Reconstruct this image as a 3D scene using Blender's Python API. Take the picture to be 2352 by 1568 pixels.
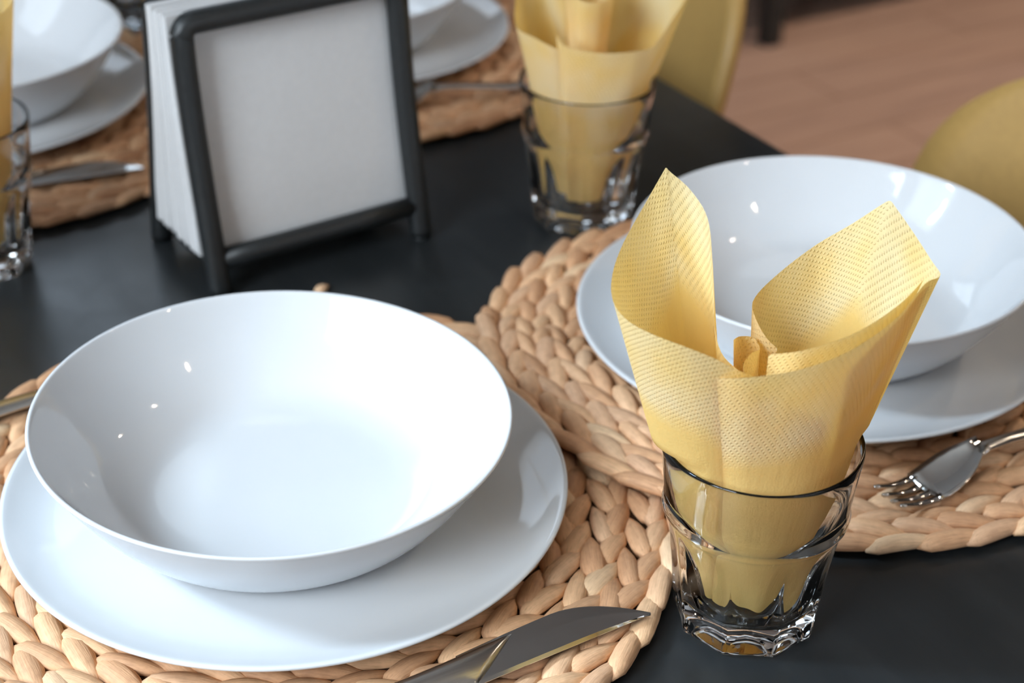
import bpy, math, random
import numpy as np
from mathutils import Vector, Matrix

for o in list(bpy.data.objects):
    bpy.data.objects.remove(o)
SC = bpy.context.scene
COL = SC.collection
PI = math.pi

# ------------------------------------------------------------------ frame of reference
# The place is measured in a frame with the lens above its origin and the table top at
# height 0; the world turns that frame so that the table and the walls run along X and Y.
TH = math.radians(30.5)
CT, ST = math.cos(TH), math.sin(TH)
TABLE_Z = 0.75


def W(x, y, z=0.0):
    return Vector((x * CT + y * ST, -x * ST + y * CT, z + TABLE_Z))


def WD(x, y, z=0.0):
    return Vector((x * CT + y * ST, -x * ST + y * CT, z))


# ------------------------------------------------------------------ camera
cam_data = bpy.data.cameras.new('camera')
cam = bpy.data.objects.new('camera', cam_data)
COL.objects.link(cam)
rt = WD(0.99990061, 0.00729254, 0.01206572)
up = WD(-0.01409832, 0.51721179, 0.85574131)
fw = WD(0.0, 0.85582637, -0.5172632)
m = Matrix((rt, up, -fw)).transposed().to_4x4()
m.translation = W(0, 0, 0.48774773)
cam.matrix_world = m
cam_data.sensor_width = 36.0
cam_data.lens = 3828.19 / 2352 * 36.0
cam_data.clip_start = 0.02
cam_data.dof.use_dof = True
cam_data.dof.focus_distance = 0.705
cam_data.dof.aperture_fstop = 7.2
SC.camera = cam

# ------------------------------------------------------------------ world, daylight, exposure
world = bpy.data.worlds.new('world')
SC.world = world
world.use_nodes = True
bg = world.node_tree.nodes['Background']
bg.inputs['Color'].default_value = (0.62, 0.78, 1.0, 1)
bg.inputs['Strength'].default_value = 1.0

SC.view_settings.view_transform = 'Standard'
SC.view_settings.look = 'None'
SC.view_settings.gamma = 1.0
SC.view_settings.use_curve_mapping = False
SC.view_settings.exposure = 0.24
SC.cycles.max_bounces = 10
SC.cycles.transmission_bounces = 10
SC.cycles.diffuse_bounces = 3
SC.cycles.glossy_bounces = 4
SC.cycles.caustics_reflective = False
world.cycles.sampling_method = 'NONE'
SC.cycles.use_adaptive_sampling = True
SC.cycles.adaptive_threshold = 0.10
SC.cycles.adaptive_min_samples = 16
SC.cycles.use_denoising = True
SC.cycles.sample_clamp_indirect = 12.0
SC.cycles.blur_glossy = 0.6

ROOM = dict(x0=-1.3, x1=4.3, y0=-2.9, y1=3.7, h=3.4)


def window_light(name, loc, rot, sx, sy, energy, color):
    d = bpy.data.lights.new(name, 'AREA')
    d.shape = 'RECTANGLE'
    d.size = sx
    d.size_y = sy
    d.energy = energy
    d.color = color
    o = bpy.data.objects.new(name, d)
    COL.objects.link(o)
    o.location = loc
    o.rotation_euler = rot
    return o


# openings: (wall, centre along wall, width, sill, head, power, colour)
DAY = (0.74, 0.87, 1.0)
WIN = [('left', 1.27, 0.90, 1.70, 2.70, 8, DAY), ('left', 0.02, 0.90, 1.35, 2.45, 47, (0.82, 0.92, 1.0)), ('back', 0.80, 1.1, 1.90, 3.20, 6, DAY), ('front', 1.2, 2.0, 1.0, 2.7, 8, (1.0, 0.96, 0.92))]  # front opening is an added, unseen window giving fill from behind the camera
# hazy low sun coming in through the left window over the near place settings
sd = bpy.data.lights.new('hazy_sun', 'SUN')
sd.energy = 5.2
sd.angle = math.radians(13)
sd.color = (0.64, 0.83, 1.0)
sun = bpy.data.objects.new('hazy_sun', sd)
COL.objects.link(sun)
az_, el_ = math.radians(148.0), math.radians(37.0)
sun.rotation_euler = Vector((math.cos(az_) * math.cos(el_), math.sin(az_) * math.cos(el_), math.sin(el_))).to_track_quat('Z', 'Y').to_euler()
sun.location = (-6, 6, 5)
for side_, c_, w_, zs_, zh_, e_, k_ in WIN:
    zc_ = (zs_ + zh_) / 2
    if side_ == 'left':
        window_light('daylight', (ROOM['x0'] + 0.02, c_, zc_), (0, -PI / 2, 0), zh_ - zs_, w_, e_, k_)
    elif side_ == 'back':
        window_light('daylight', (c_, ROOM['y1'] - 0.02, zc_), (-PI / 2, 0, 0), w_, zh_ - zs_, e_, k_)
    else:
        window_light('daylight', (c_, ROOM['y0'] + 0.02, zc_), (PI / 2, 0, 0), w_, zh_ - zs_, e_, k_)  # fill light for the added front window

# ------------------------------------------------------------------ node helpers


def new_mat(name):
    mt = bpy.data.materials.new(name)
    mt.use_nodes = True
    nt = mt.node_tree
    b = nt.nodes['Principled BSDF']
    return mt, nt, b


def N(nt, kind, **kw):
    n = nt.nodes.new(kind)
    for k, v in kw.items():
        setattr(n, k, v)
    return n


def ramp(nt, src, stops):
    r = N(nt, 'ShaderNodeValToRGB')
    el = r.color_ramp.elements
    while len(el) < len(stops):
        el.new(0.5)
    for e, (p, c) in zip(el, stops):
        e.position = p
        e.color = c if len(c) == 4 else (*c, 1)
    nt.links.new(src, r.inputs[0])
    return r


def noise(nt, vec, scale, detail=4, rough=0.55):
    n = N(nt, 'ShaderNodeTexNoise')
    n.inputs['Scale'].default_value = scale
    n.inputs['Detail'].default_value = detail
    n.inputs['Roughness'].default_value = rough
    if vec is not None:
        nt.links.new(vec, n.inputs['Vector'])
    return n


def mapping(nt, vec, scale=(1, 1, 1), rot=(0, 0, 0)):
    mp = N(nt, 'ShaderNodeMapping')
    mp.inputs['Scale'].default_value = scale
    mp.inputs['Rotation'].default_value = rot
    nt.links.new(vec, mp.inputs['Vector'])
    return mp.outputs[0]


def bump(nt, b, height, strength, dist=0.001):
    bp = N(nt, 'ShaderNodeBump')
    bp.inputs['Strength'].default_value = strength
    bp.inputs['Distance'].default_value = dist
    nt.links.new(height, bp.inputs['Height'])
    nt.links.new(bp.outputs[0], b.inputs['Normal'])
    return bp


def math_n(nt, op, a, b=None, c=None):
    n = N(nt, 'ShaderNodeMath', operation=op)
    for i, s in enumerate((a, b, c)):
        if s is None:
            continue
        if isinstance(s, (int, float)):
            n.inputs[i].default_value = s
        else:
            nt.links.new(s, n.inputs[i])
    return n.outputs[0]


MAT = {}


def simple(name, col, rough, metal=0.0, spec=0.5, nscale=60, nstr=0.04, vary=0.06):
    mt, nt, b = new_mat(name)
    tc = N(nt, 'ShaderNodeTexCoord')
    nz = noise(nt, tc.outputs['Object'], nscale, 3)
    lo = tuple(max(0, c * (1 - vary)) for c in col)
    hi = tuple(min(1, c * (1 + vary)) for c in col)
    r = ramp(nt, nz.outputs[0], [(0.3, lo), (0.7, hi)])
    nt.links.new(r.outputs[0], b.inputs['Base Color'])
    b.inputs['Roughness'].default_value = rough
    b.inputs['Metallic'].default_value = metal
    b.inputs['Specular IOR Level'].default_value = spec
    if nstr:
        bump(nt, b, nz.outputs[0], nstr, 0.001)
    MAT[name] = mt
    return mt, nt, b


# glazed white porcelain
mt, nt, b = new_mat('porcelain')
tc = N(nt, 'ShaderNodeTexCoord')
nz = noise(nt, tc.outputs['Object'], 14, 2)
r = ramp(nt, nz.outputs[0], [(0.3, (0.655, 0.67, 0.69)), (0.7, (0.68, 0.695, 0.715))])
nt.links.new(r.outputs[0], b.inputs['Base Color'])
b.inputs['Roughness'].default_value = 0.06
b.inputs['IOR'].default_value = 1.5
bump(nt, b, noise(nt, tc.outputs['Object'], 9, 1).outputs[0], 0.02, 0.004)
MAT['porcelain'] = mt

# drinking glass
mt, nt, b = new_mat('glass')
b.inputs['Base Color'].default_value = (0.993, 1.0, 0.998, 1)
b.inputs['Roughness'].default_value = 0.0
b.inputs['IOR'].default_value = 1.5
b.inputs['Transmission Weight'].default_value = 1.0
tc = N(nt, 'ShaderNodeTexCoord')
bump(nt, b, noise(nt, tc.outputs['Object'], 55, 1).outputs[0], 0.04, 0.002)
MAT['glass'] = mt

# yellow tissue napkin, embossed with rows of dots near its edges
def napkin_mat(name, col, tcol):
    mt, nt, b = new_mat(name)
    out = nt.nodes['Material Output']
    uv = N(nt, 'ShaderNodeUVMap')
    sep = N(nt, 'ShaderNodeSeparateXYZ')
    nt.links.new(uv.outputs[0], sep.inputs[0])
    u, v = sep.outputs[0], sep.outputs[1]
    du = math_n(nt, 'SINE', math_n(nt, 'MULTIPLY', math_n(nt, 'ADD', u, math_n(nt, 'MULTIPLY', v, 0.35)), 2 * PI / 0.0030))
    dv = math_n(nt, 'SINE', math_n(nt, 'MULTIPLY', v, 2 * PI / 0.0030))
    dots = math_n(nt, 'MAXIMUM', math_n(nt, 'SUBTRACT', math_n(nt, 'MULTIPLY', du, dv), 0.25), 0.0)
    # the embossed border is a band along the edge with plain stripes between the rows
    edge = N(nt, 'ShaderNodeMapRange')
    edge.inputs['From Min'].default_value = 0.040
    edge.inputs['From Max'].default_value = 0.052
    edge.inputs['To Min'].default_value = 1
    edge.inputs['To Max'].default_value = 0
    nt.links.new(v, edge.inputs['Value'])
    tc = N(nt, 'ShaderNodeTexCoord')
    wr = noise(nt, mapping(nt, uv.outputs[0], (60, 14, 1)), 1.0, 4, 0.6)
    fine = noise(nt, tc.outputs['Object'], 900, 2)
    h = math_n(nt, 'ADD', math_n(nt, 'MULTIPLY', math_n(nt, 'MULTIPLY', dots, edge.outputs[0]), 0.8),
               math_n(nt, 'ADD', math_n(nt, 'MULTIPLY', wr.outputs[0], 1.4), math_n(nt, 'MULTIPLY', fine.outputs[0], 0.25)))
    bp = N(nt, 'ShaderNodeBump')
    bp.inputs['Strength'].default_value = 0.8
    bp.inputs['Distance'].default_value = 0.0007
    nt.links.new(h, bp.inputs['Height'])
    dif = N(nt, 'ShaderNodeBsdfDiffuse')
    cm = N(nt, 'ShaderNodeMixRGB')
    cm.inputs[1].default_value = (*col, 1)
    cm.inputs[2].default_value = (0.98, 0.84, 0.50, 1)
    patch = ramp(nt, noise(nt, mapping(nt, uv.outputs[0], (22, 22, 1)), 1.0, 2).outputs[0], [(0.35, (0.15,) * 3), (0.6, (1,) * 3)])
    nt.links.new(math_n(nt, 'MULTIPLY', edge.outputs[0], patch.outputs[0]), cm.inputs[0])
    nt.links.new(cm.outputs[0], dif.inputs['Color'])
    tr = N(nt, 'ShaderNodeBsdfTranslucent')
    tr.inputs['Color'].default_value = (*tcol, 1)
    nt.links.new(bp.outputs[0], dif.inputs['Normal'])
    nt.links.new(bp.outputs[0], tr.inputs['Normal'])
    mx = N(nt, 'ShaderNodeMixShader')
    mx.inputs[0].default_value = 0.38
    nt.links.new(dif.outputs[0], mx.inputs[1])
    nt.links.new(tr.outputs[0], mx.inputs[2])
    nt.links.new(mx.outputs[0], out.inputs['Surface'])
    MAT[name] = mt


napkin_mat('yellow_napkin', (0.98, 0.72, 0.27), (0.98, 0.60, 0.13))

# white paper
mt, nt, b = simple('white_paper', (0.66, 0.66, 0.665), 0.85, spec=0.15, nscale=220, nstr=0.12, vary=0.02)
b.inputs['Subsurface Weight'].default_value = 0.0

# black powder-coated steel / black lacquer
simple('black_metal', (0.014, 0.016, 0.017), 0.42, spec=0.5, nscale=300, nstr=0.06, vary=0.2)
simple('black_upholstery', (0.010, 0.010, 0.011), 0.7, spec=0.25, nscale=200, nstr=0.1, vary=0.3)

# black table top: satin, with faint smears and grain
mt, nt, b = new_mat('black_table')
tc = N(nt, 'ShaderNodeTexCoord')
vec = mapping(nt, tc.outputs['Object'], (18, 2.2, 18))
g = noise(nt, vec, 3.0, 6, 0.6)
r = ramp(nt, g.outputs[0], [(0.3, (0.014, 0.0165, 0.018)), (0.75, (0.023, 0.026, 0.028))])
nt.links.new(r.outputs[0], b.inputs['Base Color'])
sm = noise(nt, tc.outputs['Object'], 7, 6, 0.65)
rr = ramp(nt, sm.outputs[0], [(0.35, (0.30,) * 3), (0.7, (0.46,) * 3)])
nt.links.new(rr.outputs[0], b.inputs['Roughness'])
b.inputs['Specular IOR Level'].default_value = 0.5
bump(nt, b, g.outputs[0], 0.10, 0.001)
MAT['black_table'] = mt

# braided water hyacinth
def straw_mat(name):
    mt, nt, b = new_mat(name)
    tc = N(nt, 'ShaderNodeTexCoord')
    oi = N(nt, 'ShaderNodeObjectInfo')
    geo = N(nt, 'ShaderNodeNewGeometry')
    rnd = math_n(nt, 'FRACT', math_n(nt, 'ADD', oi.outputs['Random'], geo.outputs['Random Per Island']))
    tint = ramp(nt, rnd, [(0.0, (0.58, 0.315, 0.17)), (0.3, (0.71, 0.41, 0.23)), (0.6, (0.80, 0.50, 0.29)), (0.85, (0.68, 0.41, 0.25)), (1.0, (0.86, 0.62, 0.39))])
    vec = mapping(nt, tc.outputs['Object'], (60, 900, 500))
    fib = noise(nt, vec, 1.0, 4, 0.6)
    mot = noise(nt, tc.outputs['Object'], 160, 3)
    fr = ramp(nt, fib.outputs[0], [(0.25, (0.62, 0.58, 0.54)), (0.55, (1, 1, 1)), (0.85, (1.15, 1.15, 1.12))])
    mr = ramp(nt, mot.outputs[0], [(0.25, (0.80, 0.76, 0.74)), (0.65, (1.08, 1.08, 1.06))])
    m1 = N(nt, 'ShaderNodeMixRGB', blend_type='MULTIPLY')
    m1.inputs[0].default_value = 0.75
    nt.links.new(tint.outputs[0], m1.inputs[1])
    nt.links.new(fr.outputs[0], m1.inputs[2])
    m2 = N(nt, 'ShaderNodeMixRGB', blend_type='MULTIPLY')
    m2.inputs[0].default_value = 0.8
    nt.links.new(m1.outputs[0], m2.inputs[1])
    nt.links.new(mr.outputs[0], m2.inputs[2])
    nt.links.new(m2.outputs[0], b.inputs['Base Color'])
    b.inputs['Roughness'].default_value = 0.62
    b.inputs['Specular IOR Level'].default_value = 0.35
    bump(nt, b, fib.outputs[0], 0.45, 0.0008)
    MAT[name] = mt


straw_mat('straw')
simple('straw_gap_shade', (0.055, 0.03, 0.018), 0.9, spec=0.1, nscale=400, nstr=0.4, vary=0.5)  # dark brown standing in for the shade between strands

# brushed steel
mt, nt, b = new_mat('steel')
tc = N(nt, 'ShaderNodeTexCoord')
br = noise(nt, mapping(nt, tc.outputs['Object'], (20, 700, 300)), 1.0, 3)
r = ramp(nt, br.outputs[0], [(0.3, (0.50, 0.48, 0.45)), (0.7, (0.60, 0.58, 0.55))])
nt.links.new(r.outputs[0], b.inputs['Base Color'])
b.inputs['Metallic'].default_value = 1.0
b.inputs['Roughness'].default_value = 0.24
bump(nt, b, br.outputs[0], 0.06, 0.0003)
MAT['steel'] = mt
mt, nt, b = simple('steel_polished', (0.56, 0.55, 0.53), 0.09, metal=1.0, nscale=90, nstr=0.01, vary=0.03)

simple('ochre_shell', (0.50, 0.31, 0.10), 0.42, spec=0.4, nscale=180, nstr=0.03, vary=0.05)
simple('wall_paint', (0.74, 0.71, 0.66), 0.9, spec=0.1, nscale=25, nstr=0.08, vary=0.03)
simple('dark_wall', (0.07, 0.06, 0.055), 0.8, spec=0.2, nscale=25, nstr=0.08, vary=0.08)
simple('ceiling_paint', (0.55, 0.54, 0.52), 0.95, spec=0.05, nscale=25, nstr=0.05, vary=0.02)
simple('window_paint', (0.72, 0.72, 0.70), 0.5, spec=0.3, nscale=40, nstr=0.03, vary=0.03)

# floor: brownish pink boards, worn, far out of focus
mt, nt, b = new_mat('floor_boards')
tc = N(nt, 'ShaderNodeTexCoord')
br_ = N(nt, 'ShaderNodeTexBrick')
br_.offset = 0.37
br_.inputs['Scale'].default_value = 1.0
br_.inputs['Brick Width'].default_value = 1.25
br_.inputs['Row Height'].default_value = 0.14
br_.inputs['Mortar Size'].default_value = 0.003
br_.inputs['Color1'].default_value = (0.42, 0.265, 0.205, 1)
br_.inputs['Color2'].default_value = (0.49, 0.315, 0.24, 1)
br_.inputs['Mortar'].default_value = (0.29, 0.17, 0.12, 1)
nt.links.new(tc.outputs['Object'], br_.inputs['Vector'])
gr = noise(nt, mapping(nt, tc.outputs['Object'], (1.5, 16, 1)), 2.0, 5, 0.6)
gm = ramp(nt, gr.outputs[0], [(0.25, (0.78, 0.76, 0.76)), (0.7, (1.12, 1.12, 1.08))])
m1 = N(nt, 'ShaderNodeMixRGB', blend_type='MULTIPLY')
m1.inputs[0].default_value = 1.0
nt.links.new(br_.outputs['Color'], m1.inputs[1])
nt.links.new(gm.outputs[0], m1.inputs[2])
nt.links.new(m1.outputs[0], b.inputs['Base Color'])
b.inputs['Roughness'].default_value = 0.5
b.inputs['Specular IOR Level'].default_value = 0.3
MAT['floor_boards'] = mt

# warm glowing bulb
mt, nt, b = new_mat('bulb')
b.inputs['Base Color'].default_value = (1, 0.9, 0.75, 1)
b.inputs['Emission Color'].default_value = (1.0, 0.80, 0.55, 1)
b.inputs['Emission Strength'].default_value = 60.0
MAT['bulb'] = mt

# window pane
mt, nt, b = new_mat('pane')
out = nt.nodes['Material Output']
trn = N(nt, 'ShaderNodeBsdfTransparent')
glo = N(nt, 'ShaderNodeBsdfGlossy')
glo.inputs['Roughness'].default_value = 0.02
mx = N(nt, 'ShaderNodeMixShader')
mx.inputs[0].default_value = 0.05
nt.links.new(trn.outputs[0], mx.inputs[1])
nt.links.new(glo.outputs[0], mx.inputs[2])
nt.links.new(mx.outputs[0], out.inputs['Surface'])
MAT['pane'] = mt

# ------------------------------------------------------------------ mesh helpers


def mesh_data(name, verts, faces, mat, smooth=True, uv=None):
    me = bpy.data.meshes.new(name)
    me.from_pydata([tuple(p) for p in verts], [], faces)
    if uv is not None:
        l = me.uv_layers.new(name='UVMap')
        for lp in me.loops:
            l.data[lp.index].uv = uv[lp.vertex_index]
    if smooth:
        me.polygons.foreach_set('use_smooth', [True] * len(me.polygons))
    me.materials.append(MAT[mat])
    me.update()
    return me


def obj(name, data, parent=None):
    o = bpy.data.objects.new(name, data)
    COL.objects.link(o)
    if parent is not None:
        o.parent = parent
    return o


def tag(o, label=None, cat=None, group=None, kind=None):
    if label:
        o['label'] = label
    if cat:
        o['category'] = cat
    if group:
        o['group'] = group
    if kind:
        o['kind'] = kind
    return o


def empty(name, loc, rz=0.0):
    o = obj(name, None)
    o.empty_display_size = 0.02
    o.location = loc
    o.rotation_euler = (0, 0, rz)
    return o


def struct(name, me, parent=None):
    o = obj(name, me, parent)
    if parent is None:
        o['kind'] = 'structure'
    return o


class MB:
    """collects boxes and tubes into one mesh"""

    def __init__(s):
        s.v, s.f = [], []

    def box(s, x0, x1, y0, y1, z0, z1, bev=0.0):
        if bev <= 0:
            b = len(s.v)
            s.v += [(x, y, z) for z in (z0, z1) for y in (y0, y1) for x in (x0, x1)]
            s.f += [[b + i for i in q] for q in ((0, 2, 3, 1), (4, 5, 7, 6), (0, 1, 5, 4), (2, 6, 7, 3), (0, 4, 6, 2), (1, 3, 7, 5))]
            return s
        # bevelled: stacked rounded rectangles
        rows = []
        for z, ins in ((z0, bev), (z0 + bev * 0.3, bev * 0.3), (z0 + bev, 0), (z1 - bev, 0), (z1 - bev * 0.3, bev * 0.3), (z1, bev)):
            ring = []
            r = bev
            for cx, cy, a0 in ((x1 - r, y1 - r, 0), (x0 + r, y1 - r, PI / 2), (x0 + r, y0 + r, PI), (x1 - r, y0 + r, 1.5 * PI)):
                for k in range(4):
                    a = a0 + k * PI / 6
                    ring.append((cx + (r - ins) * math.cos(a), cy + (r - ins) * math.sin(a), z))
            rows.append(ring)
        s.loft(rows, True, True)
        return s

    def loft(s, rows, cap0=True, cap1=True, closed=True):
        b = len(s.v)
        n = len(rows[0])
        for ring in rows:
            s.v += [tuple(p) for p in ring]
        for i in range(len(rows) - 1):
            for j in range(n if closed else n - 1):
                k = (j + 1) % n
                s.f.append([b + i * n + j, b + i * n + k, b + (i + 1) * n + k, b + (i + 1) * n + j])
        if cap0:
            s.f.append([b + j for j in range(n)][::-1])
        if cap1:
            e = b + (len(rows) - 1) * n
            s.f.append([e + j for j in range(n)])
        return s

    def tube(s, path, rad, n=12, flat=1.0, upv=(0, 0, 1), cap=True):
        """rad: number or list; flat scales the second axis"""
        P = [Vector(p) for p in path]
        rows = []
        for i, p in enumerate(P):
            t = (P[min(i + 1, len(P) - 1)] - P[max(i - 1, 0)]).normalized()
            u = Vector(upv)
            a = u - t * u.dot(t)
            if a.length < 1e-4:
                a = Vector((1, 0, 0)) - t * t.x
            a.normalize()
            c = t.cross(a)
            r = rad[i] if isinstance(rad, (list, tuple)) else rad
            rows.append([p + (a * math.cos(q) * r * flat + c * math.sin(q) * r) for q in [2 * PI * k / n for k in range(n)]])
        return s.loft(rows, cap, cap)

    def data(s, name, mat, smooth=True):
        me = mesh_data(name, s.v, s.f, mat, smooth)
        return me

    def build(s, name, mat, parent=None, smooth=True):
        return obj(name, s.data(name, mat, smooth), parent)


def sharp(o, ang=35):
    try:
        o.data.set_sharp_from_angle(angle=math.radians(ang))
    except Exception:
        pass
    return o


def cr(pts, n):
    """Catmull-Rom resampling of a list of points, n points in all, even in parameter"""
    P = np.array(pts, float)
    d = np.sqrt(np.maximum(np.linalg.norm(np.diff(P, axis=0), axis=1), 1e-9))
    t = np.concatenate([[0], np.cumsum(d)])
    ts = np.linspace(0, t[-1], n)
    out = np.zeros((n, P.shape[1]))
    # cubic Hermite with finite-difference tangents (centripetal spacing)
    m_ = np.zeros_like(P)
    for i in range(len(P)):
        a, b_ = max(i - 1, 0), min(i + 1, len(P) - 1)
        m_[i] = (P[b_] - P[a]) / (t[b_] - t[a])
    for k, x in enumerate(ts):
        i = min(max(np.searchsorted(t, x, 'right') - 1, 0), len(P) - 2)
        h = t[i + 1] - t[i]
        q = (x - t[i]) / h
        out[k] = ((2 * q**3 - 3 * q**2 + 1) * P[i] + (q**3 - 2 * q**2 + q) * h * m_[i]
                  + (-2 * q**3 + 3 * q**2) * P[i + 1] + (q**3 - q**2) * h * m_[i + 1])
    return out


def lathe(profile, n=128):
    """profile of (r, z) from bottom axis round to top axis; poles where r is 0"""
    v, f = [], []
    rings = []
    for r_, z_ in profile:
        if r_ < 1e-6:
            rings.append([len(v)])
            v.append((0, 0, z_))
        else:
            rings.append(list(range(len(v), len(v) + n)))
            v += [(r_ * math.cos(2 * PI * k / n), r_ * math.sin(2 * PI * k / n), z_) for k in range(n)]
    for a, b_ in zip(rings[:-1], rings[1:]):
        for k in range(n):
            k2 = (k + 1) % n
            if len(a) == 1:
                f.append([a[0], b_[k2], b_[k]])
            elif len(b_) == 1:
                f.append([a[k], a[k2], b_[0]])
            else:
                f.append([a[k], a[k2], b_[k2], b_[k]])
    return v, f


# ------------------------------------------------------------------ the room
R_ = ROOM
t_ = 0.15
struct('floor', MB().box(R_['x0'] - t_, R_['x1'] + t_, R_['y0'] - t_, R_['y1'] + t_, -0.1, 0).data('floor', 'floor_boards', False))
struct('ceiling', MB().box(R_['x0'] - t_, R_['x1'] + t_, R_['y0'] - t_, R_['y1'] + t_, R_['h'], R_['h'] + 0.1).data('ceiling', 'ceiling_paint', False))


def wall(side, openings):
    mb = MB()
    vert = side in ('left', 'right')
    a0, a1 = (R_['y0'], R_['y1']) if vert else (R_['x0'] - t_, R_['x1'] + t_)
    base = {'left': R_['x0'] - t_, 'right': R_['x1'], 'front': R_['y0'] - t_, 'back': R_['y1']}[side]

    def put(p0, p1, z0, z1):
        if vert:
            mb.box(base, base + t_, p0, p1, z0, z1)
        else:
            mb.box(p0, p1, base, base + t_, z0, z1)
    edge = a0
    for c, w, zs, zh in sorted(openings):
        put(edge, c - w / 2, 0, R_['h'])
        put(c - w / 2, c + w / 2, 0, zs)
        put(c - w / 2, c + w / 2, zh, R_['h'])
        edge = c + w / 2
    put(edge, a1, 0, R_['h'])
    struct('wall_' + side, mb.data('wall_' + side, 'dark_wall' if side in ('back', 'right') else 'wall_paint', False))


for s in ('left', 'back', 'front', 'right'):
    wall(s, [w[1:5] for w in WIN if w[0] == s])

for i, (side, c, w, zs, zh) in enumerate([w_[:5] for w_ in WIN]):
    root = empty('window_%d' % (i + 1), (0, 0, 0))  # the front one is added for its fill light
    root['kind'] = 'structure'
    vert = side in ('left', 'right')
    wallx = {'left': R_['x0'], 'right': R_['x1'], 'front': R_['y0'], 'back': R_['y1']}[side]
    sg = -1 if side in ('left', 'front') else 1
    d0, d1 = sorted((wallx + sg * 0.05, wallx + sg * 0.11))

    def bx(p0, p1, z0, z1, e=0.0):
        return (d0 + e, d1 - e, p0, p1, z0, z1) if vert else (p0, p1, d0 + e, d1 - e, z0, z1)
    fr = MB()
    for p0, p1, z0, z1 in ((c - w / 2, c - w / 2 + .06, zs, zh), (c + w / 2 - .06, c + w / 2, zs, zh), (c - w / 2, c + w / 2, zs, zs + .06), (c - w / 2, c + w / 2, zh - .06, zh)):
        fr.box(*bx(p0, p1, z0, z1))
    fr.build('window_frame', 'window_paint', root, False)
    MB().box(*bx(c - .03, c + .03, zs + .06, zh - .06)).build('mullion', 'window_paint', root, False)
    for p0, p1 in ((c - w / 2 + .06, c - .03), (c + .03, c + w / 2 - .06)):
        MB().box(*bx(p0, p1, zs + .06, zh - .06, 0.027)).build('pane', 'pane', root, False)

# ------------------------------------------------------------------ dining table
TX0, TX1, TY0, TY1 = 0.072, 0.706, -0.05, 1.56
tb = empty('dining_table', ((TX0 + TX1) / 2, (TY0 + TY1) / 2, 0))
tag(tb, 'long black satin dining table laid with four place settings', 'table')
hx, hy = (TX1 - TX0) / 2, (TY1 - TY0) / 2
MB().box(-hx, hx, -hy, hy, TABLE_Z - 0.032, TABLE_Z, 0.0025).build('tabletop', 'black_table', tb, False)
MB().box(-hx + .05, hx - .05, -hy + .05, -hy + .075, .63, TABLE_Z - .032).build('apron', 'black_table', tb, False)
MB().box(-hx + .05, hx - .05, hy - .075, hy - .05, .63, TABLE_Z - .032).build('apron', 'black_table', tb, False)
for sx in (-1, 1):
    xx = sx * (hx - .0625)
    MB().box(xx - .0125, xx + .0125, -hy + .075, hy - .075, .63, TABLE_Z - .032).build('apron', 'black_table', tb, False)
    for sy in (-1, 1):
        MB().box(sx * (hx - .055) - .03, sx * (hx - .055) + .03, sy * (hy - .055) - .03, sy * (hy - .055) + .03, 0, TABLE_Z - .032, .004).build('leg', 'black_table', tb, False)

# ------------------------------------------------------------------ chairs with ochre shells


def chair_meshes():
    # local frame: faces -X (towards the table), origin on the floor below the back
    out = []
    hw = cr([(0.475, .19), (0.55, .192), (0.65, .190), (0.74, .187), (0.775, .178), (0.80, .160), (0.822, .130), (0.838, .088), (0.845, .045), (0.848, .004)], 26)
    v, f, nn = [], [], 16
    for side in (0, 1):
        for z, w in hw:
            for k in range(nn + 1):
                q = -1 + 2 * k / nn
                x = 0.26 * (z - 0.75) - 0.045 * q * q * (w / .19) ** 2 + 0.012 * (side)
                v.append((x, q * w, z))
    n1 = len(hw) * (nn + 1)
    for side in (0, 1):
        for i in range(len(hw) - 1):
            for k in range(nn):
                a = side * n1 + i * (nn + 1) + k
                q = [a, a + 1, a + nn + 2, a + nn + 1]
                f.append(q if side else q[::-1])
    for i in range(len(hw) - 1):
        for k in (0, nn):
            a = i * (nn + 1) + k
            f.append([a, a + nn + 1, a + nn + 1 + n1, a + n1] if k else [a, a + n1, a + n1 + nn + 1, a + nn + 1])
    for i in (0, len(hw) - 1):
        for k in range(nn):
            a = i * (nn + 1) + k
            f.append([a, a + 1, a + 1 + n1, a + n1] if i else [a, a + n1, a + n1 + 1, a + 1])
    out.append(('backrest', mesh_data('chair_back', v, f, 'ochre_shell')))
    # seat: rounded dished slab
    rows = []
    for z, ins in ((.436, .02), (.440, .004), (.447, 0), (.455, .003), (.460, .014)):
        ring = []
        for k in range(48):
            a = 2 * PI * k / 48
            ca, sa = math.cos(a), math.sin(a)
            e = 0.45
            x = -0.225 + (0.205 - ins) * math.copysign(abs(ca) ** e, ca)
            y = (0.205 - ins) * math.copysign(abs(sa) ** e, sa)
            ring.append((x, y, z + 0.25 * max(0, x + .09) ** 2 * 3))
        rows.append(ring)
    out.append(('seat', MB().loft(rows).data('chair_seat', 'ochre_shell')))
    out.append(('back_support', MB().tube([(-.09, -.10, .44), (-.06, -.10, .445), (-.045, -.10, .475), (-.028, -.10, .60)], .009, 10).tube([(-.09, .10, .44), (-.06, .10, .445), (-.045, .10, .475), (-.028, .10, .60)], .009, 10).data('chair_support', 'black_metal')))
    for sx, sy in ((-.37, -.15), (-.37, .15), (-.08, -.15), (-.08, .15)):
        ex = -.03 if sx < -.2 else .05
        out.append(('leg', MB().tube([(sx, sy, .437), (sx + ex, sy * 1.25, 0.0)], [.012, .0095], 12).data('chair_leg', 'black_metal')))
    return out


CH = chair_meshes()


def chair(loc, rz, label):
    r = empty('dining_chair', loc, rz)
    tag(r, label, 'chair', 'ochre chairs along the table')
    for n_, me in CH:
        obj(n_, me, r)


chair((0.828, 0.590, 0), 0.0, 'ochre chair at the right, behind the white bowl beside the front glass')
chair((0.806, 1.160, 0), 0.0, 'ochre chair tucked in behind the glass farther back on the table')

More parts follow.
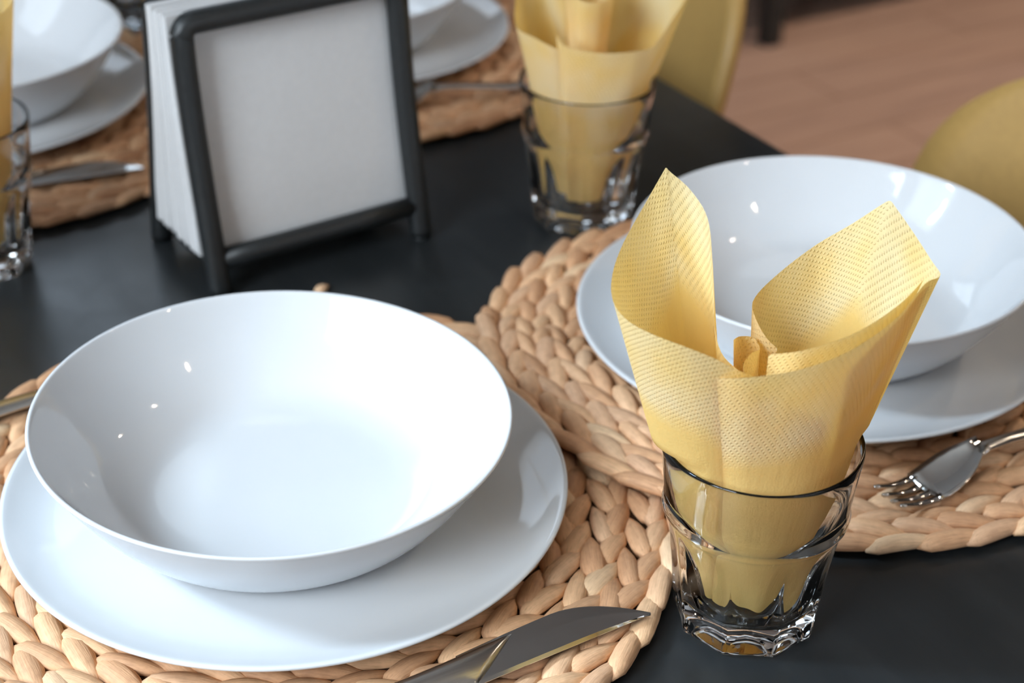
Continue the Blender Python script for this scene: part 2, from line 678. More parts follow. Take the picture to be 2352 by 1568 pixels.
# ------------------------------------------------------------------ black bench far behind
bn = empty('bench', (2.09, 2.53, 0))
tag(bn, 'black upholstered bench on square legs far behind the table', 'bench')
MB().box(-.03, 1.85, -.03, .72, .14, .36, .02).build('base', 'black_upholstery', bn)
MB().box(-.03, 1.85, -.05, .60, .36, .47, .035).build('seat_cushion', 'black_upholstery', bn)
MB().box(-.03, 1.85, .60, .74, .36, .95, .035).build('backrest', 'black_upholstery', bn)
for lx in (0, .9, 1.80):
    for ly in (0, .66):
        MB().box(lx - .018, lx + .018, ly - .018, ly + .018, 0, .14).build('leg', 'black_metal', bn, False)

# ------------------------------------------------------------------ placemats of braided straw
MAT_R = 0.187
RW = 0.0187
PA, PB, PC, PD = (-0.1005, 0.6415), (0.1690, 0.8020), (-0.3790, 1.1000), (-0.1340, 1.2430)


def lobe_mesh(seed):
    rg = random.Random(seed)
    L = 0.0365 * rg.uniform(0.95, 1.05)
    wmax = 0.0059 * rg.uniform(0.95, 1.06)
    hmax = 0.0038 * rg.uniform(0.92, 1.08)
    rows = []
    nst, nr = 9, 9
    bend = rg.uniform(-.0010, .0010)
    for i in range(nst):
        t = i / (nst - 1)
        prof = (math.sin(PI * min(1, (0.04 + 0.96 * t) ** 0.72))) ** 0.62 if 0 < t < 1 else 0.10
        prof = max(prof, 0.12)
        if t > 0.6:
            prof *= 1 - 0.45 * (t - 0.6) / 0.4
        x = (t - 0.5) * L
        zc = 0.0011 * math.sin(PI * t) - 0.0026 * t * t - 0.0016 * (1 - t) ** 4
        yc = bend * math.sin(PI * t)
        ring = []
        for k in range(nr):
            a = 2 * PI * k / nr + 0.17
            wob = 1 + 0.05 * math.sin(3 * a + seed * 1.7 + 2.5 * t)
            ring.append((x, yc + wmax * prof * wob * math.cos(a), zc + hmax * prof ** 0.7 * wob * math.sin(a)))
        rows.append(ring)
    return MB().loft(rows).data('straw_lobe', 'straw')


LOBES = [lobe_mesh(s) for s in range(6)]
BACK_V, BACK_F = lathe([(0, 0.0), (.176, 0.0), (.181, .0015), (.179, .0035), (.12, .0042), (0, .0042)], 96)
SHADE_DISC = mesh_data('mat_shade_disc', BACK_V, BACK_F, 'straw_gap_shade')  # disc added under the braid, coloured dark as shade in the gaps


def sstep(a, b_, x):
    t = min(1, max(0, (x - a) / (b_ - a)))
    return t * t * (3 - 2 * t)


def project(x, y, z):
    d = Vector((x, y, z - 0.48774773))
    f_, r_, u_ = Vector((0, 0.85582637, -0.5172632)), Vector((0.99990061, 0.00729254, 0.01206572)), Vector((-0.01409832, 0.51721179, 0.85574131))
    return 1176 + 3828.19 * d.dot(r_) / d.dot(f_), 784 - 3828.19 * d.dot(u_) / d.dot(f_)


def placemat(c, label, phase, lift=None, seed=0, dents=()):
    rg = random.Random(seed)
    root = empty('placemat', W(c[0], c[1], 0), -TH)
    tag(root, label, 'placemat', 'round braided placemats')
    zof = (lambda x, y: 0.0) if lift is None else lift
    def dent(th, r):
        # how far the edge is pushed in where a tumbler stands against it
        q = 0.0
        for a_d, dep, wd in dents:
            dd = (th - a_d + PI) % (2 * PI) - PI
            q += dep * math.exp(-(dd / wd) ** 2) * max(0.0, (r - 0.10) / 0.087) ** 1.5
        return q
    bk = obj('shade_disc', SHADE_DISC.copy(), root)
    if lift is not None or dents:
        for p in bk.data.vertices:
            r0 = math.hypot(p.co.x, p.co.y)
            if r0 > 0.1:
                k0 = 1 - dent(math.atan2(p.co.y, p.co.x), r0) / r0
                p.co.x *= k0
                p.co.y *= k0
            p.co.z += zof(c[0] + p.co.x, c[1] + p.co.y)
    rest_v, rest_f = [], []
    singles = []
    for i in range(1, 10):
        r = (i + 0.5) * RW - 0.0008
        n = max(6, round(2 * PI * r / 0.0236))
        for side in (-1, 1):
            for k in range(n):
                th = phase + i * 1.1 + 2 * PI * (k + (0.5 if side > 0 else 0) + rg.uniform(-.05, .05)) / n
                rr = r + side * 0.0045 + rg.uniform(-.0004, .0004)
                rr -= dent(th, rr)
                x, y = rr * math.cos(th), rr * math.sin(th)
                z = 0.0052 + rg.uniform(-.0003, .0004) + zof(c[0] + x, c[1] + y)
                outer = i == 9 and side > 0
                ang = th + PI / 2 + side * math.radians((7 if outer else 16) + rg.uniform(-4, 4))
                e = 0.004
                tl = 0.0
                if lift is not None:
                    dx, dy = math.cos(ang) * e, math.sin(ang) * e
                    tl = -math.atan2(zof(c[0] + x + dx, c[1] + y + dy) - zof(c[0] + x - dx, c[1] + y - dy), 2 * e)
                mi = rg.randrange(6)
                mtx = Matrix.Translation((x, y, z)) @ Matrix.Rotation(ang, 4, 'Z') @ Matrix.Rotation(tl + math.radians(3), 4, 'Y') @ Matrix.Rotation(rg.uniform(-.12, .12) - side * 0.16, 4, 'X') @ Matrix.Diagonal((1.30 if outer else rg.uniform(.98, 1.10), rg.uniform(.88, 1.0), 1, 1))
                px, py = project(c[0] + x, c[1] + y, z)
                if rr > 0.112 and -60 < px < 2412 and -60 < py < 1628:
                    singles.append((y, mi, mtx))
                else:
                    b0 = len(rest_v)
                    rest_v.extend((mtx @ p.co)[:] for p in LOBES[mi].vertices)
                    rest_f.extend([b0 + q for q in pl.vertices] for pl in LOBES[mi].polygons)
    # spiral start at the centre
    b0 = len(rest_v)
    rv, rf = lathe([(0, .001), (.020, .001), (.022, .004), (.016, .0085), (0, .0092)], 20)
    rest_v.extend(rv)
    rest_f.extend([b0 + q for q in p] for p in rf)
    singles.sort(key=lambda s_: s_[0])
    for j, (y, mi, mtx) in enumerate(singles):
        if j < 300:
            o = obj('straw_strand', LOBES[mi], root)
            o.matrix_local = mtx
        else:
            b0 = len(rest_v)
            rest_v.extend((mtx @ p.co)[:] for p in LOBES[mi].vertices)
            rest_f.extend([b0 + q for q in pl.vertices] for pl in LOBES[mi].polygons)
    st = obj('straw_braid', mesh_data('straw_braid', rest_v, rest_f, 'straw'), root)
    st['kind'] = 'stuff'
    return root


def lift_b(x, y):
    d = math.hypot(x - PA[0], y - PA[1])
    return 0.0095 * sstep(MAT_R + 0.030, MAT_R - 0.012, d)


placemat(PA, 'round braided straw placemat under the front left bowl, knife lying on its edge', 0.3, seed=3, dents=[(math.radians(-17.9), 0.005, 0.3)])
placemat(PB, 'round braided straw placemat at the right, overlapping its neighbour, fork lying on it', 1.0, lift_b, seed=8, dents=[(math.radians(127.6), 0.016, 0.36)])
placemat(PC, 'round braided straw placemat at the top left, left of the napkin holder', 2.0, seed=12, dents=[(math.radians(30.3), 0.048, 0.55)])
placemat(PD, 'round braided straw placemat seen behind the right side of the napkin holder', 0.7, seed=21, dents=[(math.radians(155), 0.032, 0.35), (math.radians(212), 0.048, 0.5)])

# ------------------------------------------------------------------ plates and bowls
plate_prof = cr([(.0, .0016), (.040, .0016), (.070, .0014), (.080, .0), (.086, .0), (.090, .0018), (.105, .0042), (.120, .0082), (.1295, .0120), (.1320, .0136), (.1321, .0146),
                 (.1308, .0151), (.1285, .0143), (.122, .0118), (.112, .0090), (.100, .0078), (.085, .0073), (.05, .0072), (.0, .0072)], 70)
plate_prof[:, 0] = np.maximum(plate_prof[:, 0], 0)
plate_prof[0, 0] = plate_prof[-1, 0] = 0
PLATE = mesh_data('plate', *lathe([tuple(p) for p in plate_prof], 160), 'porcelain')
bowl_prof = cr([(.0, .0022), (.040, .0020), (.060, .0018), (.066, .0), (.071, .0), (.0755, .0022), (.084, .0095), (.0945, .0225), (.1030, .0355), (.1088, .0452), (.1099, .0468),
                (.1096, .0477), (.1083, .0478), (.1072, .0466), (.1020, .0388), (.0935, .0268), (.0830, .0148), (.0745, .0088), (.0640, .0062), (.045, .0054), (.0, .0052)], 90)
bowl_prof[:, 0] = np.maximum(bowl_prof[:, 0], 0)
bowl_prof[0, 0] = bowl_prof[-1, 0] = 0
BOWL = mesh_data('bowl', *lathe([tuple(p) for p in bowl_prof], 160), 'porcelain')

MZ = 0.0094


def setting(pc, bc, plabel, blabel, ptilt=(0, 0), btilt=(0, 0), dz=0.0):
    p = obj('dinner_plate', PLATE)
    p.rotation_mode = 'XYZ'
    p.matrix_world = Matrix.Translation(W(pc[0], pc[1], MZ + dz)) @ Matrix.Rotation(-TH, 4, 'Z') @ Matrix.Rotation(ptilt[1], 4, 'X') @ Matrix.Rotation(-ptilt[0], 4, 'Y')
    tag(p, plabel, 'plate', 'white dinner plates')
    q = obj('deep_bowl', BOWL)
    q.matrix_world = Matrix.Translation(W(bc[0], bc[1], MZ + dz + 0.0072 + abs(btilt[0]) * 0.05)) @ Matrix.Rotation(-TH, 4, 'Z') @ Matrix.Rotation(btilt[1], 4, 'X') @ Matrix.Rotation(-btilt[0], 4, 'Y')
    tag(q, blabel, 'bowl', 'deep white bowls')


setting((-0.1048, 0.6395), (-0.1101, 0.6365), 'white dinner plate under the large front left bowl', 'large white bowl in the foreground at the left, on its plate', btilt=(-0.024, 0.0))
setting((0.1680, 0.8053), (0.1744, 0.8079), 'white dinner plate partly hidden behind the front yellow napkin', 'white bowl at the right, behind the front yellow napkin', ptilt=(0.012, 0.0), btilt=(0.006, 0.0), dz=0.0022)
setting((-0.3953, 1.1065), (-0.3876, 1.1066), 'white dinner plate at the top left beside the napkin holder', 'white bowl at the top left corner, left of the napkin holder')
setting((-0.1379, 1.2471), (-0.1443, 1.2402), 'white dinner plate showing between the napkin holder and the far glass', 'white bowl mostly hidden behind the napkin holder')

# ------------------------------------------------------------------ tumblers


def tumbler_mesh():
    nf, per = 9, 16
    n = nf * per
    prof = [(0.0, .004, 0), (.020, .0034, 0), (.0255, .0006, .6), (.0295, .0, 1), (.0314, .0012, 1), (.0322, .0040, 1), (.0330, .012, 1), (.0340, .022, 1), (.0352, .033, 1), (.0360, .040, .97), (.0368, .0455, .86),
            (.0376, .0510, .62), (.0383, .0552, .33), (.0388, .0575, .14), (.0393, .0588, 0), (.0401, .0600, 0), (.0403, .0614, 0), (.0401, .0628, 0), (.0396, .0640, 0), (.0399, .070, 0), (.0408, .079, 0), (.0418, .088, 0),
            (.0424, .0938, 0), (.0423, .0950, 0), (.0418, .0956, 0), (.0412, .0953, 0), (.0409, .0940, 0), (.0404, .088, 0), (.0395, .079, 0), (.0384, .070, 0), (.0371, .0610, 0),
            (.0352, .050, 0), (.0330, .038, 0), (.0310, .027, 0), (.0290, .0190, 0), (.0262, .0150, 0), (.021, .0134, 0), (.012, .0128, 0), (0, .0126, 0)]
    v, f, rings = [], [], []
    ph = math.radians(-73.3)
    for r, z, k in prof:
        if r == 0:
            rings.append([len(v)])
            v.append((0, 0, z))
            continue
        rings.append(list(range(len(v), len(v) + n)))
        for j in range(n):
            a = 2 * PI * j / n
            q = (a % (2 * PI / nf)) - PI / nf
            poly = math.cos(PI / nf) / math.cos(q)
            poly = poly - 0.012 * math.cos(q * nf / 2) ** 2      # slightly hollow flutes
            rr = r * (1 + k * (poly - 1))
            v.append((rr * math.cos(a + ph), rr * math.sin(a + ph), z))
    for a, b_ in zip(rings[:-1], rings[1:]):
        for j in range(n):
            k2 = (j + 1) % n
            if len(a) == 1:
                f.append([a[0], b_[k2], b_[j]])
            elif len(b_) == 1:
                f.append([a[j], a[k2], b_[0]])
            else:
                f.append([a[j], a[k2], b_[k2], b_[j]])
    return mesh_data('tumbler', v, f, 'glass')


TUMBLER = tumbler_mesh()
G1, G2, G3, G4 = (0.1053, 0.5753), (0.0442, 0.9645), (-0.3245, 0.8880), (-0.3080, 1.3200)


def tumbler(c, label, rz=0.0):
    o = obj('tumbler', TUMBLER)
    o.location = W(c[0], c[1], 0)
    o.rotation_euler = (0, 0, -TH + rz)
    tag(o, label, 'glass', 'faceted glass tumblers')


tumbler(G1, 'clear faceted glass tumbler in the right foreground holding a yellow napkin')
tumbler(G2, 'clear faceted glass tumbler right of the napkin holder, holding a rolled yellow napkin', math.radians(20))
tumbler(G3, 'clear faceted glass tumbler cut off by the left edge of the photo', math.radians(7))
tumbler(G4, 'clear faceted glass tumbler at the top, behind the top left bowl', math.radians(11))

# ------------------------------------------------------------------ yellow paper napkins


def inner_r(z):
    zs = [.0126, .0150, .0190, .027, .038, .050, .0610, .079, .0940, .0954]
    rs = [.020, .0262, .0290, .0310, .0330, .0352, .0369, .0390, .0404, .0408]
    return float(np.interp(z, zs, rs)) - 0.0016


def sheet(name, top, bot, parent, ns=90, nt=44, wr=0.0016, seed=0, bulge=0.0):
    T = cr(top, ns)
    B = cr(bot, ns)
    rg = np.random.default_rng(seed)
    ph = rg.uniform(0, 6.28, 8)
    v, uv = [], []
    su = np.concatenate([[0], np.cumsum(np.linalg.norm(np.diff(T, axis=0), axis=1))])
    for i in range(ns):
        ln = np.linalg.norm(T[i] - B[i])
        s = i / (ns - 1)
        for j in range(nt):
            t = j / (nt - 1)
            p = B[i] + (T[i] - B[i]) * t
            r = math.hypot(p[0], p[1])
            if r > 1e-6:
                # soft creases running down the cone, deeper where the paper is squeezed
                k = wr * (1.5 - 1.42 * t) * (math.sin(9 * s * 2.2 + ph[0] + 1.5 * t) * 0.6 + math.sin(23 * s + ph[1] - 3 * t) * 0.45 + math.sin(47 * s + ph[2] + 4 * t) * 0.18)
                k += bulge * math.sin(PI * t)
                p = p.copy()
                p[:2] *= (r + k) / r
                r = math.hypot(p[0], p[1])
                if p[2] < 0.0985:
                    lim = inner_r(p[2])
                    if r > lim:
                        p[:2] *= lim / r
            v.append(tuple(p))
            uv.append((su[i], (1 - t) * ln))
    f = []
    for i in range(ns - 1):
        for j in range(nt - 1):
            a = i * nt + j
            f.append([a, a + 1, a + nt + 1, a + nt])
    return obj(name, mesh_data('napkin_fold', v, f, 'yellow_napkin', True, uv), parent)


def napkin(c, label, sheets, rz=0.0, seed=0):
    root = empty('paper_napkin', W(c[0], c[1], 0), -TH + rz)
    tag(root, label, 'napkin', 'yellow paper napkins in the tumblers')
    for i, (nm, top, bot, kw) in enumerate(sheets):
        sheet(nm, top, bot, root, seed=seed + i, **kw)
    return root


N1 = [
    ('front_fold', [[-0.0292, -0.04, 0.1492], [-0.0209, -0.045, 0.1525], [-0.0123, -0.047, 0.1547], [0.0048, -0.045, 0.1574], [0.0239, -0.036, 0.1608], [0.0428, -0.02, 0.1652], [0.0567, -0.002, 0.1703], [0.0662, 0.012, 0.1666], [0.0652, 0.024, 0.1665], [0.0581, 0.034, 0.1751], [0.0508, 0.0405, 0.1836], [0.0494, 0.042, 0.1847], [0.0474, 0.0432, 0.1832], [0.0368, 0.048, 0.1713], [0.0216, 0.048, 0.1601], [0.005, 0.04, 0.1496], [-0.0055, 0.026, 0.1458], [-0.0055, 0.016, 0.1433], [-0.0013, 0.01, 0.1376], [0.0033, 0.008, 0.1337]],
     [[-.014, -.012, .0145], [-.009, -.016, .0145], [-.002, -.018, .015], [.006, -.020, .015], [.015, -.017, .019], [.022, -.009, .026], [.025, .000, .034], [.026, .006, .038], [.025, .010, .040], [.022, .014, .040], [.017, .0175, .037], [.016, .018, .036], [.015, .0182, .0355], [.010, .019, .032], [.004, .017, .028], [.000, .013, .026], [-.002, .009, .024], [-.002, .006, .024], [-.001, .004, .024], [.001, .003, .024]], {}),
    ('inner_fold', [[-0.0061, -0.026, 0.1513], [0.0063, -0.034, 0.1588], [0.025, -0.028, 0.1626], [0.0438, -0.014, 0.1669], [0.0573, 0.003, 0.1695]],
     [[-.004, -.008, .03], [.004, -.010, .03], [.011, -.008, .032], [.017, -.003, .036], [.021, .002, .040]], dict(ns=50)),
    ('petal', [[-0.0129, -0.01, 0.1325], [-0.0205, -0.004, 0.1375], [-0.0235, 0.002, 0.1451], [-0.0242, 0.008, 0.1558], [-0.0251, 0.016, 0.1694], [-0.0272, 0.026, 0.1838], [-0.0339, 0.036, 0.1915], [-0.0425, 0.0398, 0.1979], [-0.0438, 0.04, 0.1992], [-0.0449, 0.0398, 0.1974], [-0.0521, 0.036, 0.1843], [-0.0611, 0.022, 0.1735], [-0.0657, 0.006, 0.1682], [-0.0662, -0.012, 0.1665], [-0.0615, -0.026, 0.166], [-0.0522, -0.036, 0.1657], [-0.0411, -0.042, 0.1644], [-0.0294, -0.043, 0.16], [-0.0187, -0.04, 0.1525], [-0.0099, -0.034, 0.1457]],
     [[-.004, -.002, .022], [-.006, .000, .022], [-.007, .002, .022], [-.008, .004, .022], [-.009, .006, .021], [-.011, .008, .020], [-.013, .009, .020], [-.0147, .0085, .0192], [-.015, .008, .019], [-.0155, .0078, .019], [-.018, .006, .018], [-.020, .003, .017], [-.021, -.001, .016], [-.021, -.005, .0155], [-.020, -.008, .015], [-.017, -.011, .015], [-.014, -.012, .015], [-.011, -.012, .0155], [-.008, -.011, .017], [-.005, -.009, .018]], {}),
    ('center_curl', [[-0.0161, 0.0, 0.1423], [-0.0123, 0.008, 0.1392], [-0.0066, 0.01, 0.1375], [-0.0045, 0.004, 0.136], [-0.0099, -0.008, 0.1408], [-0.0131, -0.012, 0.1385], [-0.0119, -0.012, 0.133]],
     [[-.007, .000, .03], [-.005, .004, .03], [-.002, .005, .03], [-.001, .002, .03], [-.003, -.003, .03], [-.005, -.005, .03], [-.006, -.005, .03]], dict(ns=50, wr=0.0003)),
]
N2 = [
    ('front_fold', [[-0.0207, -0.035, 0.1364], [-0.0151, -0.043, 0.1325], [0.0052, -0.046, 0.1297], [0.0259, -0.04, 0.1288], [0.0368, -0.03, 0.1286], [0.0528, -0.01, 0.1444], [0.0617, 0.01, 0.1537], [0.0546, 0.03, 0.166], [0.0342, 0.04, 0.1597], [0.0158, 0.03, 0.1406]],
     [[-.010, -.012, .016], [-.006, -.015, .016], [.001, -.016, .016], [.008, -.015, .017], [.012, -.011, .018], [.016, -.003, .022], [.018, .004, .026], [.015, .010, .026], [.009, .012, .024], [.004, .009, .022]], {}),
    ('petal', [[-0.0141, 0.0, 0.1288], [-0.0169, 0.02, 0.1492], [-0.0305, 0.035, 0.1686], [-0.0423, 0.02, 0.1543], [-0.0452, 0.0, 0.1421], [-0.0442, -0.02, 0.1352], [-0.0328, -0.032, 0.1329], [-0.0204, -0.036, 0.1279], [-0.0146, -0.03, 0.1243]],
     [[-.004, .000, .022], [-.005, .006, .022], [-.010, .009, .022], [-.017, .006, .021], [-.019, .000, .020], [-.018, -.006, .019], [-.013, -.010, .018], [-.008, -.012, .018], [-.005, -.010, .018]], {}),
    ('center_curl', [[-0.015, -0.012, 0.158], [-0.0074, -0.024, 0.154], [0.0056, -0.022, 0.152], [0.0135, -0.005, 0.152], [0.0035, 0.008, 0.157], [-0.0122, 0.006, 0.1594], [-0.0165, -0.004, 0.160], [-0.010, -0.013, 0.158]],
     [[-.006, -.004, .03], [-.003, -.008, .03], [.002, -.007, .03], [.005, -.002, .03], [.001, .003, .03], [-.004, .002, .03], [-.005, -.001, .03], [-.003, -.004, .03]], dict(ns=50, wr=0.0004)),
]
napkin(G1, 'yellow embossed paper napkin opening in two petals from the front right glass', N1, seed=1)
napkin(G2, 'yellow paper napkin rolled in the glass right of the napkin holder', N2, seed=11)
N3 = [(n_, [[-x * 0.62 + 0.003, y * 0.8, z] for x, y, z in t_p][::-1], [[-x, y, z] for x, y, z in b_t][::-1], k_) for n_, t_p, b_t, k_ in N1]
napkin(G3, 'yellow paper napkin tip at the left edge of the photo', N3, 0.0, seed=21)
napkin(G4, 'yellow paper napkin barely seen above the top left bowl', N1, math.radians(140), seed=31)

# ------------------------------------------------------------------ cutlery (local X points to the tip)


def knife_meshes():
    L, hl = 0.205, 0.128
    # handle: rounded bar, thinner towards the blade
    rows = []
    for x, w, h, sh in ((0, .0045, .0018, 0), (.002, .0058, .0026, 0), (.02, .0066, .0031, 0), (.06, .0062, .0033, 0), (.092, .0060, .0034, .1), (.108, .0068, .0034, .45), (.120, .0084, .0031, .9), (.128, .0098, .0026, 1.25), (.1325, .0104, .0019, 1.4)):
        rows.append([(x + sh * w * math.cos(a), w * math.cos(a), h + h * math.sin(a) + (.0007 if h < .0024 else 0)) for a in [2 * PI * k / 20 for k in range(20)]])
    hd = MB().loft(rows).data('knife_handle', 'steel')
    # blade: flat, straight edge towards -Y, spine curving down to the tip
    up_, lo = [], []
    for x in np.linspace(.118, L, 26):
        q = (x - .118) / (L - .118)
        ysp = .0098 + 0.0022 * math.sin(PI * min(1, q * 1.25)) if q < .8 else None
        ysp = .0086 + .0040 * math.sin(PI * q * .62) - .0205 * max(0, q - .55) ** 2 / .2025
        ylo = -.0108 + .0022 * q
        up_.append((x, max(ysp, ylo + .0004)))
        lo.append((x, ylo))
    v, f = [], []
    for (x, yu), (_, yl) in zip(up_, lo):
        for y, z0, z1 in ((yu, .0018, .0034), (yu * .6 + yl * .4, .0018, .0034), (yl + .0018 * (yu - yl) / .02, .0020, .0032), (yl, .0025, .0027)):
            v += [(x, y, z1), (x, y, z0)]
    n = 26
    for i in range(n - 1):
        for k in range(3):
            a = i * 8 + k * 2
            f.append([a, a + 2, a + 10, a + 8])
            f.append([a + 1, a + 9, a + 11, a + 3])
        a = i * 8
        f.append([a, a + 8, a + 9, a + 1])
        a = i * 8 + 6
        f.append([a, a + 1, a + 9, a + 8])
    bl = mesh_data('knife_blade', v, f, 'steel_polished', False)
    return [('handle', hd), ('blade', bl)]


def fork_meshes():
    L = 0.205
    out = []
    rows = []
    for x, w, h, z in ((0, .0050, .0012, 0.001), (.002, .0070, .0018, .001), (.03, .0074, .0020, .0015), (.09, .0048, .0021, .004), (.125, .0036, .0021, .0085), (.140, .0038, .0019, .0098), (.148, .0050, .0015, .0095)):
        rows.append([(x, w * math.cos(a), z + h + h * math.sin(a)) for a in [2 * PI * k / 14 for k in range(14)]])
    out.append(('handle', MB().loft(rows).data('fork_handle', 'steel')))

    def zx(x):
        q = (x - .146) / (L - .146)
        return 0.0112 - 0.0145 * math.sin(PI * min(1, q * 1.08) * .62) + 0.0135 * max(0, q - .45) ** 1.6 + 0.001
    # bowl of the fork
    rows = []
    for x, w in ((.144, .0042), (.150, .0066), (.156, .0098), (.162, .0116), (.168, .0122), (.174, .0122), (.180, .0118)):
        z = zx(x)
        top = [(x, w * q, z + .0014 + .0022 * q * q) for q in np.linspace(-1, 1, 9)]
        bot = [(x, w * q, z + .0022 * q * q) for q in np.linspace(1, -1, 9)]
        rows.append(top + bot)
    out.append(('fork_head', MB().loft(rows).data('fork_head', 'steel_polished')))
    for k in range(4):
        y0 = (-1.5 + k) * .0063
        rows = []
        for x in np.linspace(.177, L, 8):
            q = (x - .177) / (L - .177)
            y = y0 * (1 - .06 * q)
            w = .0019 * (1 - .55 * q)
            z = zx(x) + .0022 * (y0 / .0122) ** 2
            rows.append([(x, y - w, z), (x, y + w, z), (x, y + w, z + .0014), (x, y - w, z + .0014)])
        out.append(('tine', MB().loft(rows).data('fork_tine', 'steel_polished')))
    return out


KN, FK = knife_meshes(), fork_meshes()


def cutlery(kind, name, tip, ang, z, label, group, L=0.205):
    ux, uy = math.cos(ang), math.sin(ang)
    root = empty(name, W(tip[0] - ux * L, tip[1] - uy * L, z), ang - TH)
    tag(root, label, name, group)
    for n_, me in kind:
        obj(n_, me, root)
    return root


A30 = math.radians(30.0)
cutlery(KN, 'knife', (0.0576, 0.5664), math.radians(30.5), 0.0098, 'steel table knife in the foreground beside the front left plate', 'table knives')
cutlery(KN, 'knife', (-0.2480, 1.0090), math.radians(21), 0.0098, 'steel table knife below the top left plate', 'table knives')
cutlery(FK, 'fork', (0.1800, 0.6430), math.radians(180 + 33), 0.0098, 'steel fork on the right placemat, tines pointing at the front glass', 'table forks')
cutlery(FK, 'fork', (-0.1150, 1.1030), math.radians(180 + 20), 0.0098, 'steel fork lying between the napkin holder and the far glass', 'table forks')
cutlery(FK, 'fork', (-0.1220, 0.7930), math.radians(30.5), 0.0098, 'steel fork whose handle shows at the left edge beside the front left bowl', 'table forks')

# ------------------------------------------------------------------ napkin holder
hw_ = 0.1376
e_ang = math.atan2(0.9333 - 0.8562, -0.0588 + 0.1727)
HO = (-0.1727, 0.8562)
# local frame: X along the front frame, -Y towards the lens, origin at the front left foot
holder = empty('napkin_holder', W(HO[0], HO[1], 0), e_ang - TH)
tag(holder, 'black metal napkin holder filled with white paper napkins', 'napkin holder')
HD = 0.084
prof_h = cr([(0.0, 0.0), (0.0055, 0.03), (0.0112, 0.06), (0.0162, 0.09), (0.0200, 0.12), (0.0222, 0.146)], 20)
for sgn, y0 in ((1, 0.0), (-1, HD)):
    path_l = [(0, y0 - sgn * .0008, 0.0015)] + [(0, y0 + sgn * d, z + 0.006) for d, z in prof_h]
    dt, zt = prof_h[-1]
    rc = 0.008
    arc = [(rc - rc * math.cos(a), y0 + sgn * dt, zt + 0.006 + rc * math.sin(a)) for a in np.linspace(0.2, PI / 2, 6)]
    right = [(hw_ - x, y, z) for x, y, z in (path_l + arc)][::-1]
    MB().tube(path_l + arc + right, 0.0068, 14).build('frame', 'black_metal', holder)
    MB().tube([(0, y0 + sgn * .0035, .021), (hw_ * .3, y0 + sgn * .0038, .0205), (hw_ * .7, y0 + sgn * .0038, .0205), (hw_, y0 + sgn * .0035, .021)], 0.0062, 14).build('crossbar', 'black_metal', holder)
    for x in (0, hw_):
        MB().tube([(x, y0 - sgn * .0010, 0.0), (x, y0 - sgn * .0009, .0016)], [.0060, .0060], 14).build('foot', 'black_metal', holder)
for x in (0.0, hw_):
    MB().tube([(x, .006, .021), (x, HD * .5, .018), (x, HD - .006, .021)], 0.005, 12).build('base_rail', 'black_metal', holder)
MB().box(.004, hw_ - .004, .010, HD - .010, .016, .020, .002).build('base_plate', 'black_metal', holder)

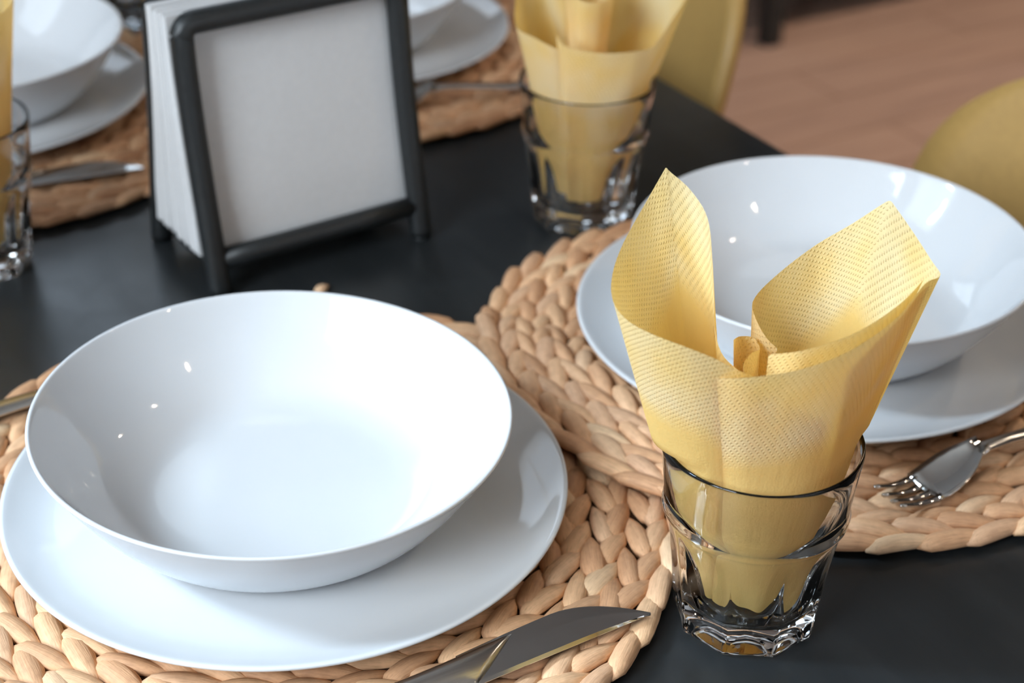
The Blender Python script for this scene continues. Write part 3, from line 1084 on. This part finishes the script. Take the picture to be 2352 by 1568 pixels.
# white napkins standing in the holder, each a folded slab
stack = empty('napkin_stack', W(HO[0], HO[1], 0), e_ang - TH)
tag(stack, 'block of white folded paper napkins standing in the black holder', 'napkins')
nn = 11
rg = random.Random(5)
for k in range(nn):
    q = (k + .5) / nn
    rows = []
    x0, x1 = -0.0065 + rg.uniform(-.0008, .0008), hw_ + .0050 + rg.uniform(-.0008, .0008)
    zt = 0.163 + rg.uniform(-.0015, .0015)
    zb = 0.0215 + rg.uniform(-.001, .001)
    nx = 9
    zsl = list(np.linspace(0, 1, 12))
    for j, s in enumerate(zsl):
        z = zb + (zt - zb) * s
        yi = float(np.interp(max(z - .006, 0), prof_h[:, 1], prof_h[:, 0])) + .0055
        lo_, hi_ = yi, HD - yi
        th_ = (hi_ - lo_) / nn
        yc = lo_ + (hi_ - lo_) * q
        if j == 0:
            th_ *= .35
        if j == 1:
            th_ *= .97
        rows.append((z if j != 1 else zb + .003, yc, th_ * .5 * 1.03))
    v, f = [], []
    for z, yc, ht in rows:
        for i in range(nx):
            x = x0 + (x1 - x0) * i / (nx - 1)
            sag = 0.0016 * math.sin(PI * i / (nx - 1)) * (-1 if k == 0 else 0) * math.sin(PI * (z - zb) / (zt - zb))
            v.append((x, yc - ht + sag, z))
        for i in range(nx - 1, -1, -1):
            x = x0 + (x1 - x0) * i / (nx - 1)
            v.append((x, yc + ht, z))
    n2 = nx * 2
    for j in range(len(rows) - 1):
        for i in range(n2):
            i2 = (i + 1) % n2
            f.append([j * n2 + i, j * n2 + i2, (j + 1) * n2 + i2, (j + 1) * n2 + i])
    for base in (0, (len(rows) - 1) * n2):
        for i in range(nx - 1):
            qd = [base + i, base + i + 1, base + n2 - 2 - i, base + n2 - 1 - i]
            f.append(qd if base else qd[::-1])
    sharp(obj('napkin', mesh_data('white_napkin', v, f, 'white_paper'), stack), 50)

# ------------------------------------------------------------------ a scrap of straw on the table
sc_ = obj('straw_scrap', LOBES[2].copy())
sc_.matrix_world = Matrix.Translation(W(-0.113, 0.861, 0.0026)) @ Matrix.Rotation(0.5, 4, 'Z') @ Matrix.Diagonal((0.34, 0.55, 0.6, 1))
tag(sc_, 'small scrap of dry straw on the black table behind the front bowl', 'scrap')

# ------------------------------------------------------------------ ceiling lamps (seen as warm glints in the glaze)
for i, (x, y) in enumerate(((1.9, 0.1), (2.95, 1.05), (1.3, -0.9))):
    lp = empty('pendant_lamp', (x, y, ROOM['h']))
    tag(lp, 'small black pendant lamp with a warm bulb, %s' % ('nearest the table on the right', 'farthest back on the right', 'behind the camera')[i], 'lamp', 'pendant lamps over the room')
    MB().tube([(0, 0, 0), (0, 0, -.85)], .003, 8).build('cord', 'black_metal', lp)
    MB().tube([(0, 0, 0), (0, 0, -.02)], .05, 20).build('ceiling_rose', 'black_metal', lp)
    sv, sf = lathe([(.018, -.84), (.022, -.86), (.085, -.95), (.087, -.95), (.024, -.858), (.019, -.838)], 32)
    obj('shade', mesh_data('lamp_shade', sv, sf, 'black_metal'), lp)
    bv, bf = lathe([(0, -.975), (.018, -.968), (.028, -.948), (.026, -.925), (.014, -.90), (0, -.895)], 24)
    obj('bulb', mesh_data('lamp_bulb', bv, bf, 'bulb'), lp)
    ld = bpy.data.lights.new('lamp_glow', 'SPOT')
    ld.energy = (8, 150, 4)[i]
    ld.spot_size = math.radians(125)
    ld.spot_blend = 0.6
    ld.shadow_soft_size = 0.03
    ld.color = (1.0, 0.84, 0.68)
    lo = obj('lamp_glow', ld, lp)
    lo.location = (0, 0, -0.985)
